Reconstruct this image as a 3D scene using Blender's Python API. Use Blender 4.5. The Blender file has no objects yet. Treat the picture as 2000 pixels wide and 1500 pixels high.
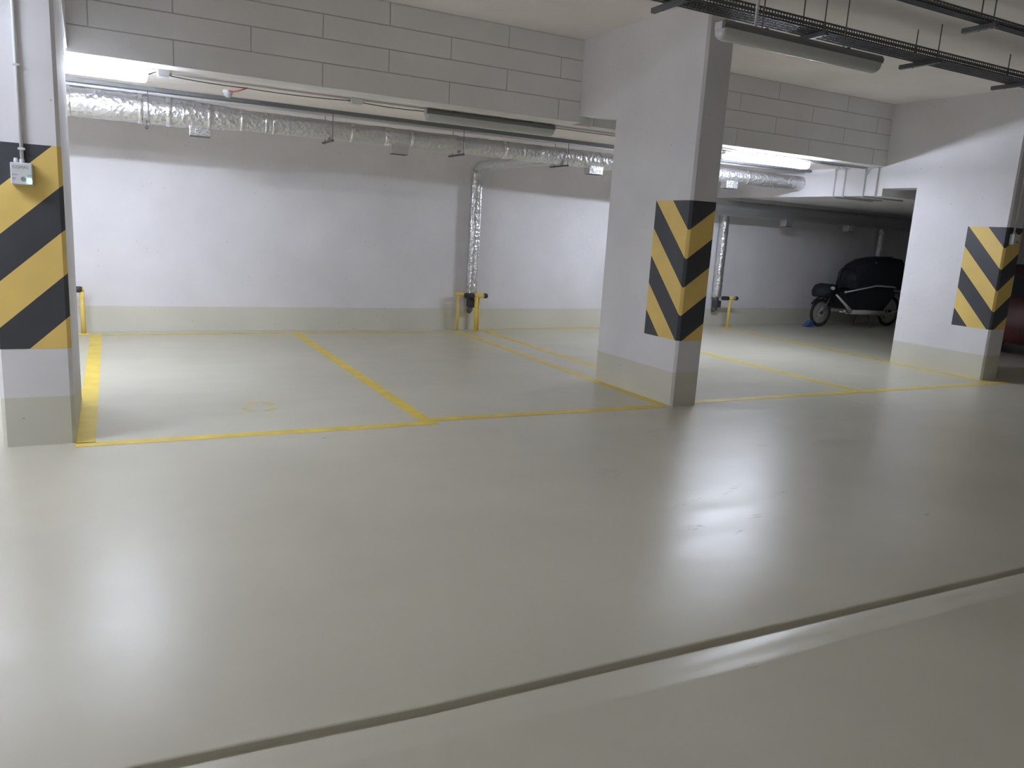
import bpy, bmesh, math, random
from mathutils import Vector, Matrix
random.seed(7)
sc = bpy.context.scene
COL = sc.collection

# ------------------------------------------------------------------ camera
F = 1505.69
YAW, PITCH, ROLL = 0.486261433, 0.196054969, -0.0597427689
CAM_H = 1.55
cy, sy, cp, sp, cr, sr = math.cos(YAW), math.sin(YAW), math.cos(PITCH), math.sin(PITCH), math.cos(ROLL), math.sin(ROLL)
fw = Vector((sy*cp, cy*cp, -sp)); rt = Vector((cy, -sy, 0)); dn = fw.cross(rt)
r2 = rt*cr + dn*sr; d2 = -rt*sr + dn*cr
cam_d = bpy.data.cameras.new('camera'); cam = bpy.data.objects.new('camera', cam_d); COL.objects.link(cam)
M = Matrix(((r2.x, -d2.x, -fw.x), (r2.y, -d2.y, -fw.y), (r2.z, -d2.z, -fw.z))).to_4x4()
M.translation = (0, 0, CAM_H); cam.matrix_world = M
cam_d.sensor_width = 36; cam_d.lens = F/2000*36; cam_d.clip_start = 0.05; cam_d.clip_end = 200
sc.camera = cam
# ------------------------------------------------------------------ world, exposure, lamp strengths
w = bpy.data.worlds.new('world'); sc.world = w; w.use_nodes = True
w.node_tree.nodes['Background'].inputs[0].default_value = (0.9, 0.92, 1, 1)
w.node_tree.nodes['Background'].inputs[1].default_value = 0.02
sc.view_settings.view_transform = 'Standard'; sc.view_settings.look = 'None'
sc.view_settings.gamma = 1; sc.view_settings.use_curve_mapping = False
sc.view_settings.exposure = 0.13
sc.cycles.diffuse_bounces = 8; sc.cycles.max_bounces = 14; sc.cycles.sample_clamp_indirect = 12
LAMP_BAY = 460.0      # the two tube lamps lit over the bays
LAMP_AISLE = 405.0    # tube lamps lit over the drive aisle, outside the frame
LAMP_COL = (0.815, 0.86, 1.0)

# ------------------------------------------------------------------ materials
def mat(name, col, rough=0.6, metal=0.0, bump=0.0, bscale=20, var=0.0, vscale=3, emit=None, spec=None, coat=0.0, trans=0.0):
    m = bpy.data.materials.new(name); m.use_nodes = True
    nt = m.node_tree; b = nt.nodes['Principled BSDF']
    b.inputs['Base Color'].default_value = (*col, 1); b.inputs['Roughness'].default_value = rough
    b.inputs['Metallic'].default_value = metal
    if spec is not None: b.inputs['Specular IOR Level'].default_value = spec
    if coat: b.inputs['Coat Weight'].default_value = coat
    if trans: b.inputs['Transmission Weight'].default_value = trans
    tc = nt.nodes.new('ShaderNodeTexCoord')
    if var:
        n = nt.nodes.new('ShaderNodeTexNoise'); n.inputs['Scale'].default_value = vscale; n.inputs['Detail'].default_value = 6
        nt.links.new(tc.outputs['Object'], n.inputs['Vector'])
        r = nt.nodes.new('ShaderNodeMapRange'); r.inputs[1].default_value = 0.3; r.inputs[2].default_value = 0.7
        r.inputs[3].default_value = 1-var; r.inputs[4].default_value = 1+var
        nt.links.new(n.outputs['Fac'], r.inputs[0])
        x = nt.nodes.new('ShaderNodeVectorMath'); x.operation = 'SCALE'; x.inputs[0].default_value = col
        nt.links.new(r.outputs[0], x.inputs['Scale']); nt.links.new(x.outputs[0], b.inputs['Base Color'])
    if bump:
        n = nt.nodes.new('ShaderNodeTexNoise'); n.inputs['Scale'].default_value = bscale; n.inputs['Detail'].default_value = 5
        nt.links.new(tc.outputs['Object'], n.inputs['Vector'])
        bp = nt.nodes.new('ShaderNodeBump'); bp.inputs['Strength'].default_value = bump; bp.inputs['Distance'].default_value = 0.02
        nt.links.new(n.outputs['Fac'], bp.inputs['Height']); nt.links.new(bp.outputs[0], b.inputs['Normal'])
    if emit:
        b.inputs['Emission Color'].default_value = (*emit[0], 1); b.inputs['Emission Strength'].default_value = emit[1]
    return m

def concrete(name, col, base_col, band=True, pits=True, bump=0.25):
    """painted concrete with a darker floor-paint band up to 0.32 m, pits and faint blotches"""
    m = bpy.data.materials.new(name); m.use_nodes = True
    nt = m.node_tree; L = nt.links; N = nt.nodes; b = N['Principled BSDF']
    g = N.new('ShaderNodeNewGeometry'); sep = N.new('ShaderNodeSeparateXYZ'); L.new(g.outputs['Position'], sep.inputs[0])
    n1 = N.new('ShaderNodeTexNoise'); n1.inputs['Scale'].default_value = 1.3; n1.inputs['Detail'].default_value = 7
    L.new(g.outputs['Position'], n1.inputs['Vector'])
    mr = N.new('ShaderNodeMapRange'); mr.inputs[1].default_value = 0.3; mr.inputs[2].default_value = 0.7
    mr.inputs[3].default_value = 0.94; mr.inputs[4].default_value = 1.05; L.new(n1.outputs['Fac'], mr.inputs[0])
    mx = N.new('ShaderNodeMix'); mx.data_type = 'RGBA'
    mx.inputs['A'].default_value = (*base_col, 1); mx.inputs['B'].default_value = (*col, 1)
    if band:
        c = N.new('ShaderNodeMath'); c.operation = 'GREATER_THAN'; c.inputs[1].default_value = 0.322
        L.new(sep.outputs['Z'], c.inputs[0]); L.new(c.outputs[0], mx.inputs['Factor'])
    else: mx.inputs['Factor'].default_value = 1
    v = N.new('ShaderNodeVectorMath'); v.operation = 'SCALE'
    L.new(mx.outputs['Result'], v.inputs[0]); L.new(mr.outputs[0], v.inputs['Scale'])
    out = v.outputs[0]
    if pits:
        vo = N.new('ShaderNodeTexVoronoi'); vo.inputs['Scale'].default_value = 9; vo.inputs['Randomness'].default_value = 1
        L.new(g.outputs['Position'], vo.inputs['Vector'])
        lt = N.new('ShaderNodeMapRange'); lt.inputs[1].default_value = 0.05; lt.inputs[2].default_value = 0.085
        lt.inputs[3].default_value = 0.72; lt.inputs[4].default_value = 1; L.new(vo.outputs['Distance'], lt.inputs[0])
        n3 = N.new('ShaderNodeTexNoise'); n3.inputs['Scale'].default_value = 1.7; L.new(g.outputs['Position'], n3.inputs['Vector'])
        g3 = N.new('ShaderNodeMapRange'); g3.inputs[1].default_value = 0.56; g3.inputs[2].default_value = 0.5
        L.new(n3.outputs['Fac'], g3.inputs[0])
        mxx = N.new('ShaderNodeMath'); mxx.operation = 'MAXIMUM'; L.new(lt.outputs[0], mxx.inputs[0]); L.new(g3.outputs[0], mxx.inputs[1])
        v2 = N.new('ShaderNodeVectorMath'); v2.operation = 'SCALE'; L.new(out, v2.inputs[0]); L.new(mxx.outputs[0], v2.inputs['Scale']); out = v2.outputs[0]
    L.new(out, b.inputs['Base Color']); b.inputs['Roughness'].default_value = 0.75
    n2 = N.new('ShaderNodeTexNoise'); n2.inputs['Scale'].default_value = 14; n2.inputs['Detail'].default_value = 8
    L.new(g.outputs['Position'], n2.inputs['Vector'])
    bp = N.new('ShaderNodeBump'); bp.inputs['Strength'].default_value = bump; bp.inputs['Distance'].default_value = 0.01
    L.new(n2.outputs['Fac'], bp.inputs['Height']); L.new(bp.outputs[0], b.inputs['Normal'])
    return m

WALLC = (0.775, 0.765, 0.795); BANDC = (0.66, 0.65, 0.57)
m_wall = concrete('painted_concrete', WALLC, BANDC)
m_ceil = concrete('ceiling_concrete', (0.90, 0.85, 0.83), BANDC, band=False, pits=False, bump=0.8)
m_block = concrete('painted_block', (0.79, 0.785, 0.79), BANDC, band=False, pits=False, bump=0.3)

def floor_mat():
    m = bpy.data.materials.new('epoxy_floor'); m.use_nodes = True
    nt = m.node_tree; L = nt.links; N = nt.nodes; b = N['Principled BSDF']
    g = N.new('ShaderNodeNewGeometry')
    base = (0.565, 0.545, 0.45)
    n1 = N.new('ShaderNodeTexNoise'); n1.inputs['Scale'].default_value = 0.8; n1.inputs['Detail'].default_value = 8; n1.inputs['Roughness'].default_value = 0.6
    L.new(g.outputs['Position'], n1.inputs['Vector'])
    mr = N.new('ShaderNodeMapRange'); mr.inputs[1].default_value = 0.3; mr.inputs[2].default_value = 0.7
    mr.inputs[3].default_value = 0.93; mr.inputs[4].default_value = 1.05; L.new(n1.outputs['Fac'], mr.inputs[0])
    cur = mr.outputs[0]
    # scuffs: dark rubber marks, each an ellipse broken up by fine noise
    n4 = N.new('ShaderNodeTexNoise'); n4.inputs['Scale'].default_value = 38; n4.inputs['Detail'].default_value = 3
    map4 = N.new('ShaderNodeMapping'); map4.inputs['Scale'].default_value = (0.35, 1.6, 1); map4.inputs['Rotation'].default_value = (0, 0, 0.5)
    L.new(g.outputs['Position'], map4.inputs[0]); L.new(map4.outputs[0], n4.inputs['Vector'])
    cut = N.new('ShaderNodeMapRange'); cut.inputs[1].default_value = 0.52; cut.inputs[2].default_value = 0.62; L.new(n4.outputs['Fac'], cut.inputs[0])
    for (x, y, rx, ry, rot, s) in [(2.82, 3.08, .10, .035, .2, .5), (3.50, 3.52, .16, .03, .5, .35), (3.75, 3.36, .13, .035, .4, .4), (2.93, 4.06, .16, .10, .8, .22),
                              (3.05, 3.42, .22, .02, .3, .3), (4.37, 2.77, .035, .012, -.3, .7), (1.336, 5.39, .02, .02, 0, .6), (4.55, 4.3, .10, .05, .2, .2), (3.02, 2.95, .05, .02, .2, .6),
                              (3.3, 3.1, .12, .04, .5, .3), (3.95, 4.9, .3, .05, .3, .15), (5.9, 4.9, .12, .02, -.2, .3), (2.1, 1.9, .06, .02, 0, .3)]:
        mp = N.new('ShaderNodeMapping'); mp.vector_type = 'TEXTURE'; mp.inputs['Location'].default_value = (x, y, 0)
        mp.inputs['Rotation'].default_value = (0, 0, rot); mp.inputs['Scale'].default_value = (rx, ry, 1)
        L.new(g.outputs['Position'], mp.inputs[0])
        ln = N.new('ShaderNodeVectorMath'); ln.operation = 'LENGTH'; L.new(mp.outputs[0], ln.inputs[0])
        r = N.new('ShaderNodeMapRange'); r.inputs[1].default_value = 1.0; r.inputs[2].default_value = 0.5; r.inputs[3].default_value = 0; r.inputs[4].default_value = s
        L.new(ln.outputs['Value'], r.inputs[0])
        mu = N.new('ShaderNodeMath'); mu.operation = 'MULTIPLY'; L.new(r.outputs[0], mu.inputs[0]); L.new(cut.outputs[0], mu.inputs[1])
        sb = N.new('ShaderNodeMath'); sb.operation = 'SUBTRACT'; L.new(cur, sb.inputs[0]); L.new(mu.outputs[0], sb.inputs[1]); cur = sb.outputs[0]
    v = N.new('ShaderNodeVectorMath'); v.operation = 'SCALE'; v.inputs[0].default_value = base; L.new(cur, v.inputs['Scale'])
    L.new(v.outputs[0], b.inputs['Base Color'])
    n5 = N.new('ShaderNodeTexNoise'); n5.inputs['Scale'].default_value = 1.6; n5.inputs['Detail'].default_value = 6; n5.inputs['Roughness'].default_value = .6
    mp5 = N.new('ShaderNodeMapping'); mp5.inputs['Scale'].default_value = (0.5, 2.0, 1); mp5.inputs['Rotation'].default_value = (0, 0, -.25)
    L.new(g.outputs['Position'], mp5.inputs[0]); L.new(mp5.outputs[0], n5.inputs['Vector'])
    rr = N.new('ShaderNodeMapRange'); rr.inputs[1].default_value = .3; rr.inputs[2].default_value = .7; rr.inputs[3].default_value = .29; rr.inputs[4].default_value = .37
    L.new(n5.outputs['Fac'], rr.inputs[0]); L.new(rr.outputs[0], b.inputs['Roughness'])
    b.inputs['Specular IOR Level'].default_value = 0.5
    n2 = N.new('ShaderNodeTexNoise'); n2.inputs['Scale'].default_value = 3.0; n2.inputs['Detail'].default_value = 6
    L.new(mp5.outputs[0], n2.inputs['Vector'])
    bp = N.new('ShaderNodeBump'); bp.inputs['Strength'].default_value = 0.16; bp.inputs['Distance'].default_value = 0.008
    L.new(n2.outputs['Fac'], bp.inputs['Height']); L.new(bp.outputs[0], b.inputs['Normal'])
    return m
m_floor = floor_mat()
m_line = mat('yellow_floor_paint', (0.74, 0.56, 0.07), 0.38, bump=0.1, var=0.12, vscale=5)
m_faint = mat('worn_yellow_paint', (0.62, 0.56, 0.20), 0.4, var=0.12, vscale=9)
m_trace = mat('worn_white_paint', (0.72, 0.70, 0.64), 0.4, var=0.1, vscale=9)
m_grey = mat('grey_plastic', (0.55, 0.56, 0.58), 0.45)
m_lightgrey = mat('pale_plastic', (0.68, 0.69, 0.70), 0.4)
m_darkgrey = mat('lamp_housing_grey', (0.16, 0.165, 0.17), 0.5)
m_galv = mat('galvanised_steel', (0.13, 0.135, 0.14), 0.5, metal=0.5, bump=0.1, bscale=60)
m_rod = mat('threaded_rod_steel', (0.16, 0.15, 0.14), 0.5, metal=0.6)
m_cable = mat('black_cable', (0.035, 0.035, 0.04), 0.55)
m_darkcable = mat('thin_brown_cable', (0.07, 0.055, 0.05), 0.6)
m_red = mat('red_cable', (0.45, 0.06, 0.04), 0.5)
m_ypost = mat('yellow_post_paint', (0.80, 0.60, 0.15), 0.45)
m_rubber = mat('black_rubber', (0.03, 0.03, 0.032), 0.6, bump=0.1, bscale=50)
m_black = mat('black_plastic', (0.035, 0.04, 0.05), 0.5)
m_text = mat('grey_print', (0.25, 0.25, 0.30), 0.6)
m_green = mat('green_lamp_lens', (0.3, 1, 0.6), 0.3, emit=((0.45, 1.0, 0.65), 12))
m_tube_on = mat('lit_tube', (1, 1, 1), 0.5, emit=(LAMP_COL, LAMP_BAY))
m_tube_on2 = mat('lit_aisle_tube', (1, 1, 1), 0.5, emit=(LAMP_COL, LAMP_AISLE))
m_tube_off = mat('unlit_tube', (0.7, 0.7, 0.7), 0.3)
m_blue = mat('blue_plastic', (0.05, 0.12, 0.28), 0.5)

def clear_mat(name, k):
    m = bpy.data.materials.new(name); m.use_nodes = True; nt = m.node_tree; N = nt.nodes
    N.remove(N['Principled BSDF']); o = N['Material Output']
    t = N.new('ShaderNodeBsdfTransparent'); t.inputs[0].default_value = (0.86, 0.88, 0.88, 1)
    g = N.new('ShaderNodeBsdfGlossy'); g.inputs['Roughness'].default_value = 0.16
    d = N.new('ShaderNodeBsdfDiffuse'); d.inputs[0].default_value = (0.8, 0.82, 0.82, 1)
    f = N.new('ShaderNodeLayerWeight'); f.inputs[0].default_value = 0.3
    a = N.new('ShaderNodeMixShader'); b = N.new('ShaderNodeMixShader'); b.inputs[0].default_value = k
    nt.links.new(f.outputs['Fresnel'], a.inputs[0]); nt.links.new(t.outputs[0], a.inputs[1]); nt.links.new(g.outputs[0], a.inputs[2])
    nt.links.new(a.outputs[0], b.inputs[1]); nt.links.new(d.outputs[0], b.inputs[2]); nt.links.new(b.outputs[0], o.inputs[0])
    return m
m_clear = clear_mat('clear_diffuser', .4); m_milky = clear_mat('unlit_diffuser', .6)

def foil_mat():
    m = bpy.data.materials.new('aluminium_foil'); m.use_nodes = True; nt = m.node_tree; N = nt.nodes; b = N['Principled BSDF']
    b.inputs['Base Color'].default_value = (0.72, 0.72, 0.73, 1); b.inputs['Metallic'].default_value = 0.85; b.inputs['Roughness'].default_value = 0.34
    g = N.new('ShaderNodeNewGeometry')
    v = N.new('ShaderNodeTexVoronoi'); v.inputs['Scale'].default_value = 22; nt.links.new(g.outputs['Position'], v.inputs['Vector'])
    n = N.new('ShaderNodeTexNoise'); n.inputs['Scale'].default_value = 30; n.inputs['Detail'].default_value = 5; nt.links.new(g.outputs['Position'], n.inputs['Vector'])
    a = N.new('ShaderNodeMath'); a.operation = 'ADD'; nt.links.new(v.outputs['Distance'], a.inputs[0]); nt.links.new(n.outputs['Fac'], a.inputs[1])
    bp = N.new('ShaderNodeBump'); bp.inputs['Strength'].default_value = 0.55; bp.inputs['Distance'].default_value = 0.02
    nt.links.new(a.outputs[0], bp.inputs['Height']); nt.links.new(bp.outputs[0], b.inputs['Normal'])
    return m
m_foil = foil_mat()
m_tape = mat('shiny_foil_tape', (0.85, 0.85, 0.86), 0.2, metal=0.9, bump=0.4, bscale=40)

def hazard_mat(name, period, slope_l, slope_f, z0):
    """yellow and black chevrons from the unfolded UV: u = distance from the corner (negative on the side face), v = height"""
    m = bpy.data.materials.new(name); m.use_nodes = True; nt = m.node_tree; N = nt.nodes; L = nt.links; b = N['Principled BSDF']
    uv = N.new('ShaderNodeUVMap'); s = N.new('ShaderNodeSeparateXYZ'); L.new(uv.outputs[0], s.inputs[0])
    def M_(op, a, bb):
        x = N.new('ShaderNodeMath'); x.operation = op
        for i, q in enumerate((a, bb)):
            if q is None: continue
            if isinstance(q, (int, float)): x.inputs[i].default_value = q
            else: L.new(q, x.inputs[i])
        return x.outputs[0]
    neg = M_('MAXIMUM', M_('MULTIPLY', s.outputs[0], -1.0), 0.0); pos = M_('MAXIMUM', s.outputs[0], 0.0)
    h = M_('SUBTRACT', M_('SUBTRACT', s.outputs[1], M_('MULTIPLY', neg, slope_l)), M_('MULTIPLY', pos, slope_f))
    fr = M_('FRACT', M_('DIVIDE', M_('ADD', M_('SUBTRACT', h, z0), 50*period), period), None)
    k = M_('LESS_THAN', fr, 0.5)
    mx = N.new('ShaderNodeMix'); mx.data_type = 'RGBA'; mx.inputs['A'].default_value = (0.82, 0.59, 0.18, 1); mx.inputs['B'].default_value = (0.055, 0.058, 0.068, 1)
    L.new(k, mx.inputs['Factor'])
    n1 = N.new('ShaderNodeTexNoise'); n1.inputs['Scale'].default_value = 3; n1.inputs['Detail'].default_value = 6
    L.new(uv.outputs[0], n1.inputs['Vector'])
    mr = N.new('ShaderNodeMapRange'); mr.inputs[3].default_value = 0.85; mr.inputs[4].default_value = 1.15; L.new(n1.outputs['Fac'], mr.inputs[0])
    v = N.new('ShaderNodeVectorMath'); v.operation = 'SCALE'; L.new(mx.outputs['Result'], v.inputs[0]); L.new(mr.outputs[0], v.inputs['Scale'])
    L.new(v.outputs[0], b.inputs['Base Color']); b.inputs['Roughness'].default_value = 0.5
    return m

# ------------------------------------------------------------------ mesh helpers
def obj(name, bm, m, parent=None, smooth=False, loc=None, recalc=True):
    me = bpy.data.meshes.new(name)
    if recalc: bmesh.ops.recalc_face_normals(bm, faces=bm.faces[:])
    elif bm.faces[:] and sum(f.normal.z*f.calc_area() for f in bm.faces) < 0: bmesh.ops.reverse_faces(bm, faces=bm.faces[:])
    if smooth:
        for f in bm.faces: f.smooth = True
    bm.to_mesh(me); bm.free()
    for x in (m if isinstance(m, (list, tuple)) else [m]): me.materials.append(x)
    o = bpy.data.objects.new(name, me); COL.objects.link(o)
    if parent: o.parent = parent
    if loc: o.location = loc
    return o
def box(bm, x0, x1, y0, y1, z0, z1, bev=0.0):
    g = bmesh.ops.create_cube(bm, size=1); vs = g['verts']
    for v in vs: v.co = Vector(((x0+x1)/2+v.co.x*(x1-x0), (y0+y1)/2+v.co.y*(y1-y0), (z0+z1)/2+v.co.z*(z1-z0)))
    if bev:
        es = list({e for v in vs for e in v.link_edges})
        bmesh.ops.bevel(bm, geom=es, offset=bev, segments=2, affect='EDGES', profile=0.6)
    return bm
def nb(): return bmesh.new()
def tube(bm, pts, r, seg=12, cap=True, rs=None):
    pts = [Vector(p) for p in pts]; rings = []
    prev = None
    for i, p in enumerate(pts):
        a = pts[max(i-1, 0)]; c = pts[min(i+1, len(pts)-1)]; t = (c-a).normalized()
        if prev is None:
            up = Vector((0, 0, 1)) if abs(t.z) < 0.9 else Vector((0, 1, 0)); n = t.cross(up).normalized()
        else:
            n = (prev - t*prev.dot(t)).normalized()
        prev = n; b = t.cross(n); rr = rs[i] if rs else r
        rings.append([bm.verts.new(p + n*math.cos(2*math.pi*k/seg)*rr + b*math.sin(2*math.pi*k/seg)*rr) for k in range(seg)])
    for a, b in zip(rings, rings[1:]):
        for k in range(seg): bm.faces.new((a[k], a[(k+1) % seg], b[(k+1) % seg], b[k]))
    if cap:
        bm.faces.new(rings[0][::-1]); bm.faces.new(rings[-1])
    return rings
def arc_path(pts, rad=0.06, n=5):
    """polyline with rounded corners"""
    pts = [Vector(p) for p in pts]; out = [pts[0]]
    for a, b, c in zip(pts, pts[1:], pts[2:]):
        u = (a-b).normalized(); v = (c-b).normalized()
        p0, p1 = b+u*rad, b+v*rad
        for i in range(n+1):
            t = i/n; out.append(p0*(1-t)**2 + b*2*t*(1-t) + p1*t*t)
    out.append(pts[-1]); return out
def prism(bm, poly, z0, z1, axis='z'):
    def P(a, b, h):
        return {'z': (a, b, h), 'y': (a, h, b), 'x': (h, a, b)}[axis]
    lo = [bm.verts.new(P(a, b, z0)) for a, b in poly]; hi = [bm.verts.new(P(a, b, z1)) for a, b in poly]
    n = len(poly)
    for i in range(n): bm.faces.new((lo[i], lo[(i+1) % n], hi[(i+1) % n], hi[i]))
    bm.faces.new(lo[::-1]); bm.faces.new(hi)
    return bm
def grid_surface(bm, rows):
    vs = [[bm.verts.new(p) for p in r] for r in rows]
    for a, b in zip(vs, vs[1:]):
        for k in range(len(a)-1): bm.faces.new((a[k], a[k+1], b[k+1], b[k]))
    return vs
def torus(bm, c, R, r, axis='y', seg=40, s2=8, a0=0, a1=2*math.pi):
    full = abs(a1-a0-2*math.pi) < 1e-6; n = seg if full else seg+1; rings = []
    for i in range(n):
        a = a0+(a1-a0)*i/seg
        ring = []
        for k in range(s2):
            b = 2*math.pi*k/s2; q = R+r*math.cos(b); h = r*math.sin(b)
            p = (c[0]+q*math.cos(a), c[1]+h, c[2]+q*math.sin(a)) if axis == 'y' else (c[0]+h, c[1]+q*math.cos(a), c[2]+q*math.sin(a)) if axis == 'x' else (c[0]+q*math.cos(a), c[1]+q*math.sin(a), c[2]+h)
            ring.append(bm.verts.new(p))
        rings.append(ring)
    m = n if full else n-1
    for i in range(m):
        a, b = rings[i], rings[(i+1) % n]
        for k in range(s2): bm.faces.new((a[k], a[(k+1) % s2], b[(k+1) % s2], b[k]))
    if not full: bm.faces.new(rings[0]); bm.faces.new(rings[-1][::-1])
def tag(o, label=None, cat=None, group=None, kind=None):
    for k, v in (('label', label), ('category', cat), ('group', group), ('kind', kind)):
        if v: o[k] = v
    return o
def thing(name, label, cat, loc=(0, 0, 0), rz=0, group=None):
    o = bpy.data.objects.new(name, None); COL.objects.link(o); o.empty_display_size = 0.1
    o.location = loc; o.rotation_euler = (0, 0, rz); return tag(o, label, cat, group)
def struct(name, bm, m, smooth=False):
    return tag(obj(name, bm, m, smooth=smooth), kind='structure')
def dup(root, loc, label, rz=0, name=None):
    r = root.copy(); COL.objects.link(r); r.location = loc; r.rotation_euler = (0, 0, rz); r['label'] = label
    for ch in list(root.children):
        c = ch.copy(); COL.objects.link(c); c.parent = r
        for g in ch.children:
            d = g.copy(); COL.objects.link(d); d.parent = c
    return r

# ------------------------------------------------------------------ key dimensions
X0, X1, Y0 = -8.0, 19.0, -7.0
ZC, ZL, ZLL = 3.63, 2.775, 2.36          # aisle ceiling, slab over the bays, lowest slab on the right
YB0, YB1 = 7.68, 7.92                    # block wall front and back
YR0, YR1 = 7.83, 8.07                    # the same for the right bay
XF = 10.0                                # side face of the lowest slab
def ywall(x):
    pts = [(X0, 10.95), (4.9, 10.95), (7.4, 11.12), (13, 11.5), (X1, 11.9)]
    for a, b in zip(pts, pts[1:]):
        if x <= b[0]: return a[1]+(b[1]-a[1])*(x-a[0])/(b[0]-a[0])
    return pts[-1][1]

# ------------------------------------------------------------------ floor with its shallow gutter
def yg(x):
    pts = [(X0, 2.20), (0.05, 2.165), (0.86, 2.115), (2.07, 2.095), (4.14, 2.06), (X1, 1.85)]
    for a, b in zip(pts, pts[1:]):
        if x <= b[0]: return a[1]+(b[1]-a[1])*(x-a[0])/(b[0]-a[0])
    return pts[-1][1]
bm = nb()
xs = [X0, -4, -1, 0, 0.4, 0.86, 1.4, 2.07, 2.8, 3.5, 4.14, 5, 7, 10, 14, X1]
prof = [(0.015, 0.0), (0.004, -0.001), (0.001, -0.004), (-0.001, -0.022), (-0.004, -0.026), (-0.014, -0.026), (-0.024, -0.015), (-0.035, -0.0115), (-0.10, -0.0105), (-0.150, -0.009), (-0.172, -0.0065), (-0.190, -0.0068), (-0.215, -0.0095), (-0.6, -0.012)]
rows = []
for x in xs:
    wob = 0.012*math.sin(x*2.3)
    rows.append([(x, 13.0, 0.0), (x, yg(x)+0.5, 0.0)] + [(x, yg(x)+dy + (wob if dy < -0.08 else 0), dz) for dy, dz in prof] + [(x, Y0, -0.012)])
grid_surface(bm, rows)
for f in bm.faces: f.smooth = True
for f in bm.faces: f.normal_update()
fl = tag(obj('floor', bm, m_floor, recalc=False), kind='structure')

# ------------------------------------------------------------------ ceilings
struct('ceiling', box(nb(), X0, X1, Y0, YR1, ZC, ZC+0.25), m_ceil)
struct('ceiling', box(nb(), X0, XF, YB1, 13, ZL, ZL+0.25), m_ceil)
struct('ceiling', box(nb(), XF, X1, YB1+0.005, 13, ZLL, ZL+0.25), m_wall)

# ------------------------------------------------------------------ walls
bm = nb()
wx = [X0, 0, 4.9, 7.4, 10, 13, X1]
prism(bm, [(x, ywall(x)) for x in wx] + [(X1, 13), (X0, 13)], 0, ZL+.2)
struct('wall_back', bm, m_wall)
struct('wall_left', box(nb(), X0-0.2, X0, Y0, 13, -0.05, ZC+.2), m_wall)
struct('wall_right', box(nb(), X1, X1+0.2, Y0, 13, -0.05, ZC+.2), m_wall)
struct('wall_front', box(nb(), X0, X1, Y0-0.2, Y0, -0.05, ZC+.2), m_wall)

m_joint = mat('shaded_block_joint', (0.52, 0.51, 0.50), 0.9)  # grout, its colour darkened to stand in for shade in the recess
def block_wall(name, xa, xb, z0, off, YB0=YB0, YB1=YB1):
    """running-bond blocks, each a bevelled face standing 4 mm proud of the joints"""
    bm = nb(); box(bm, xa, xb, YB0+0.006, YB1, z0, ZC)
    for f in bm.faces: f.material_index = 1 if f.normal.y < -.9 or f.calc_center_median().y < YB0+.01 else 0
    hgt = (ZC-ZL)/4; L_ = 1.288; k = 0; z = z0
    zs = [ZL+i*hgt for i in range(5)]
    for i in range(4):
        x = 0.565 + (0 if i % 2 == 0 else L_/2) - 12*L_ + off
        while x < xb:
            a, b = max(x, xa), min(x+L_, xb)
            if b-a > 0.02:
                box(bm, a+0.005, b-0.005, YB0, YB0+0.02, zs[i]+(0.005 if i else 0), zs[i+1]-0.005, 0.002)
            x += L_
    return struct(name, bm, [m_block, m_joint])
block_wall('wall_upper_left', X0, -0.64, ZL, 0)
block_wall('wall_upper_center', -0.25, 4.75, ZL, 0)
block_wall('wall_upper_right', 4.99, 10.1, ZL-.003, 0.15, YR0, YR1)
struct('wall_upper_end', box(nb(), 10.04, X1, YR0+.006, YR1, ZLL-.002, ZC), m_block)

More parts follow.
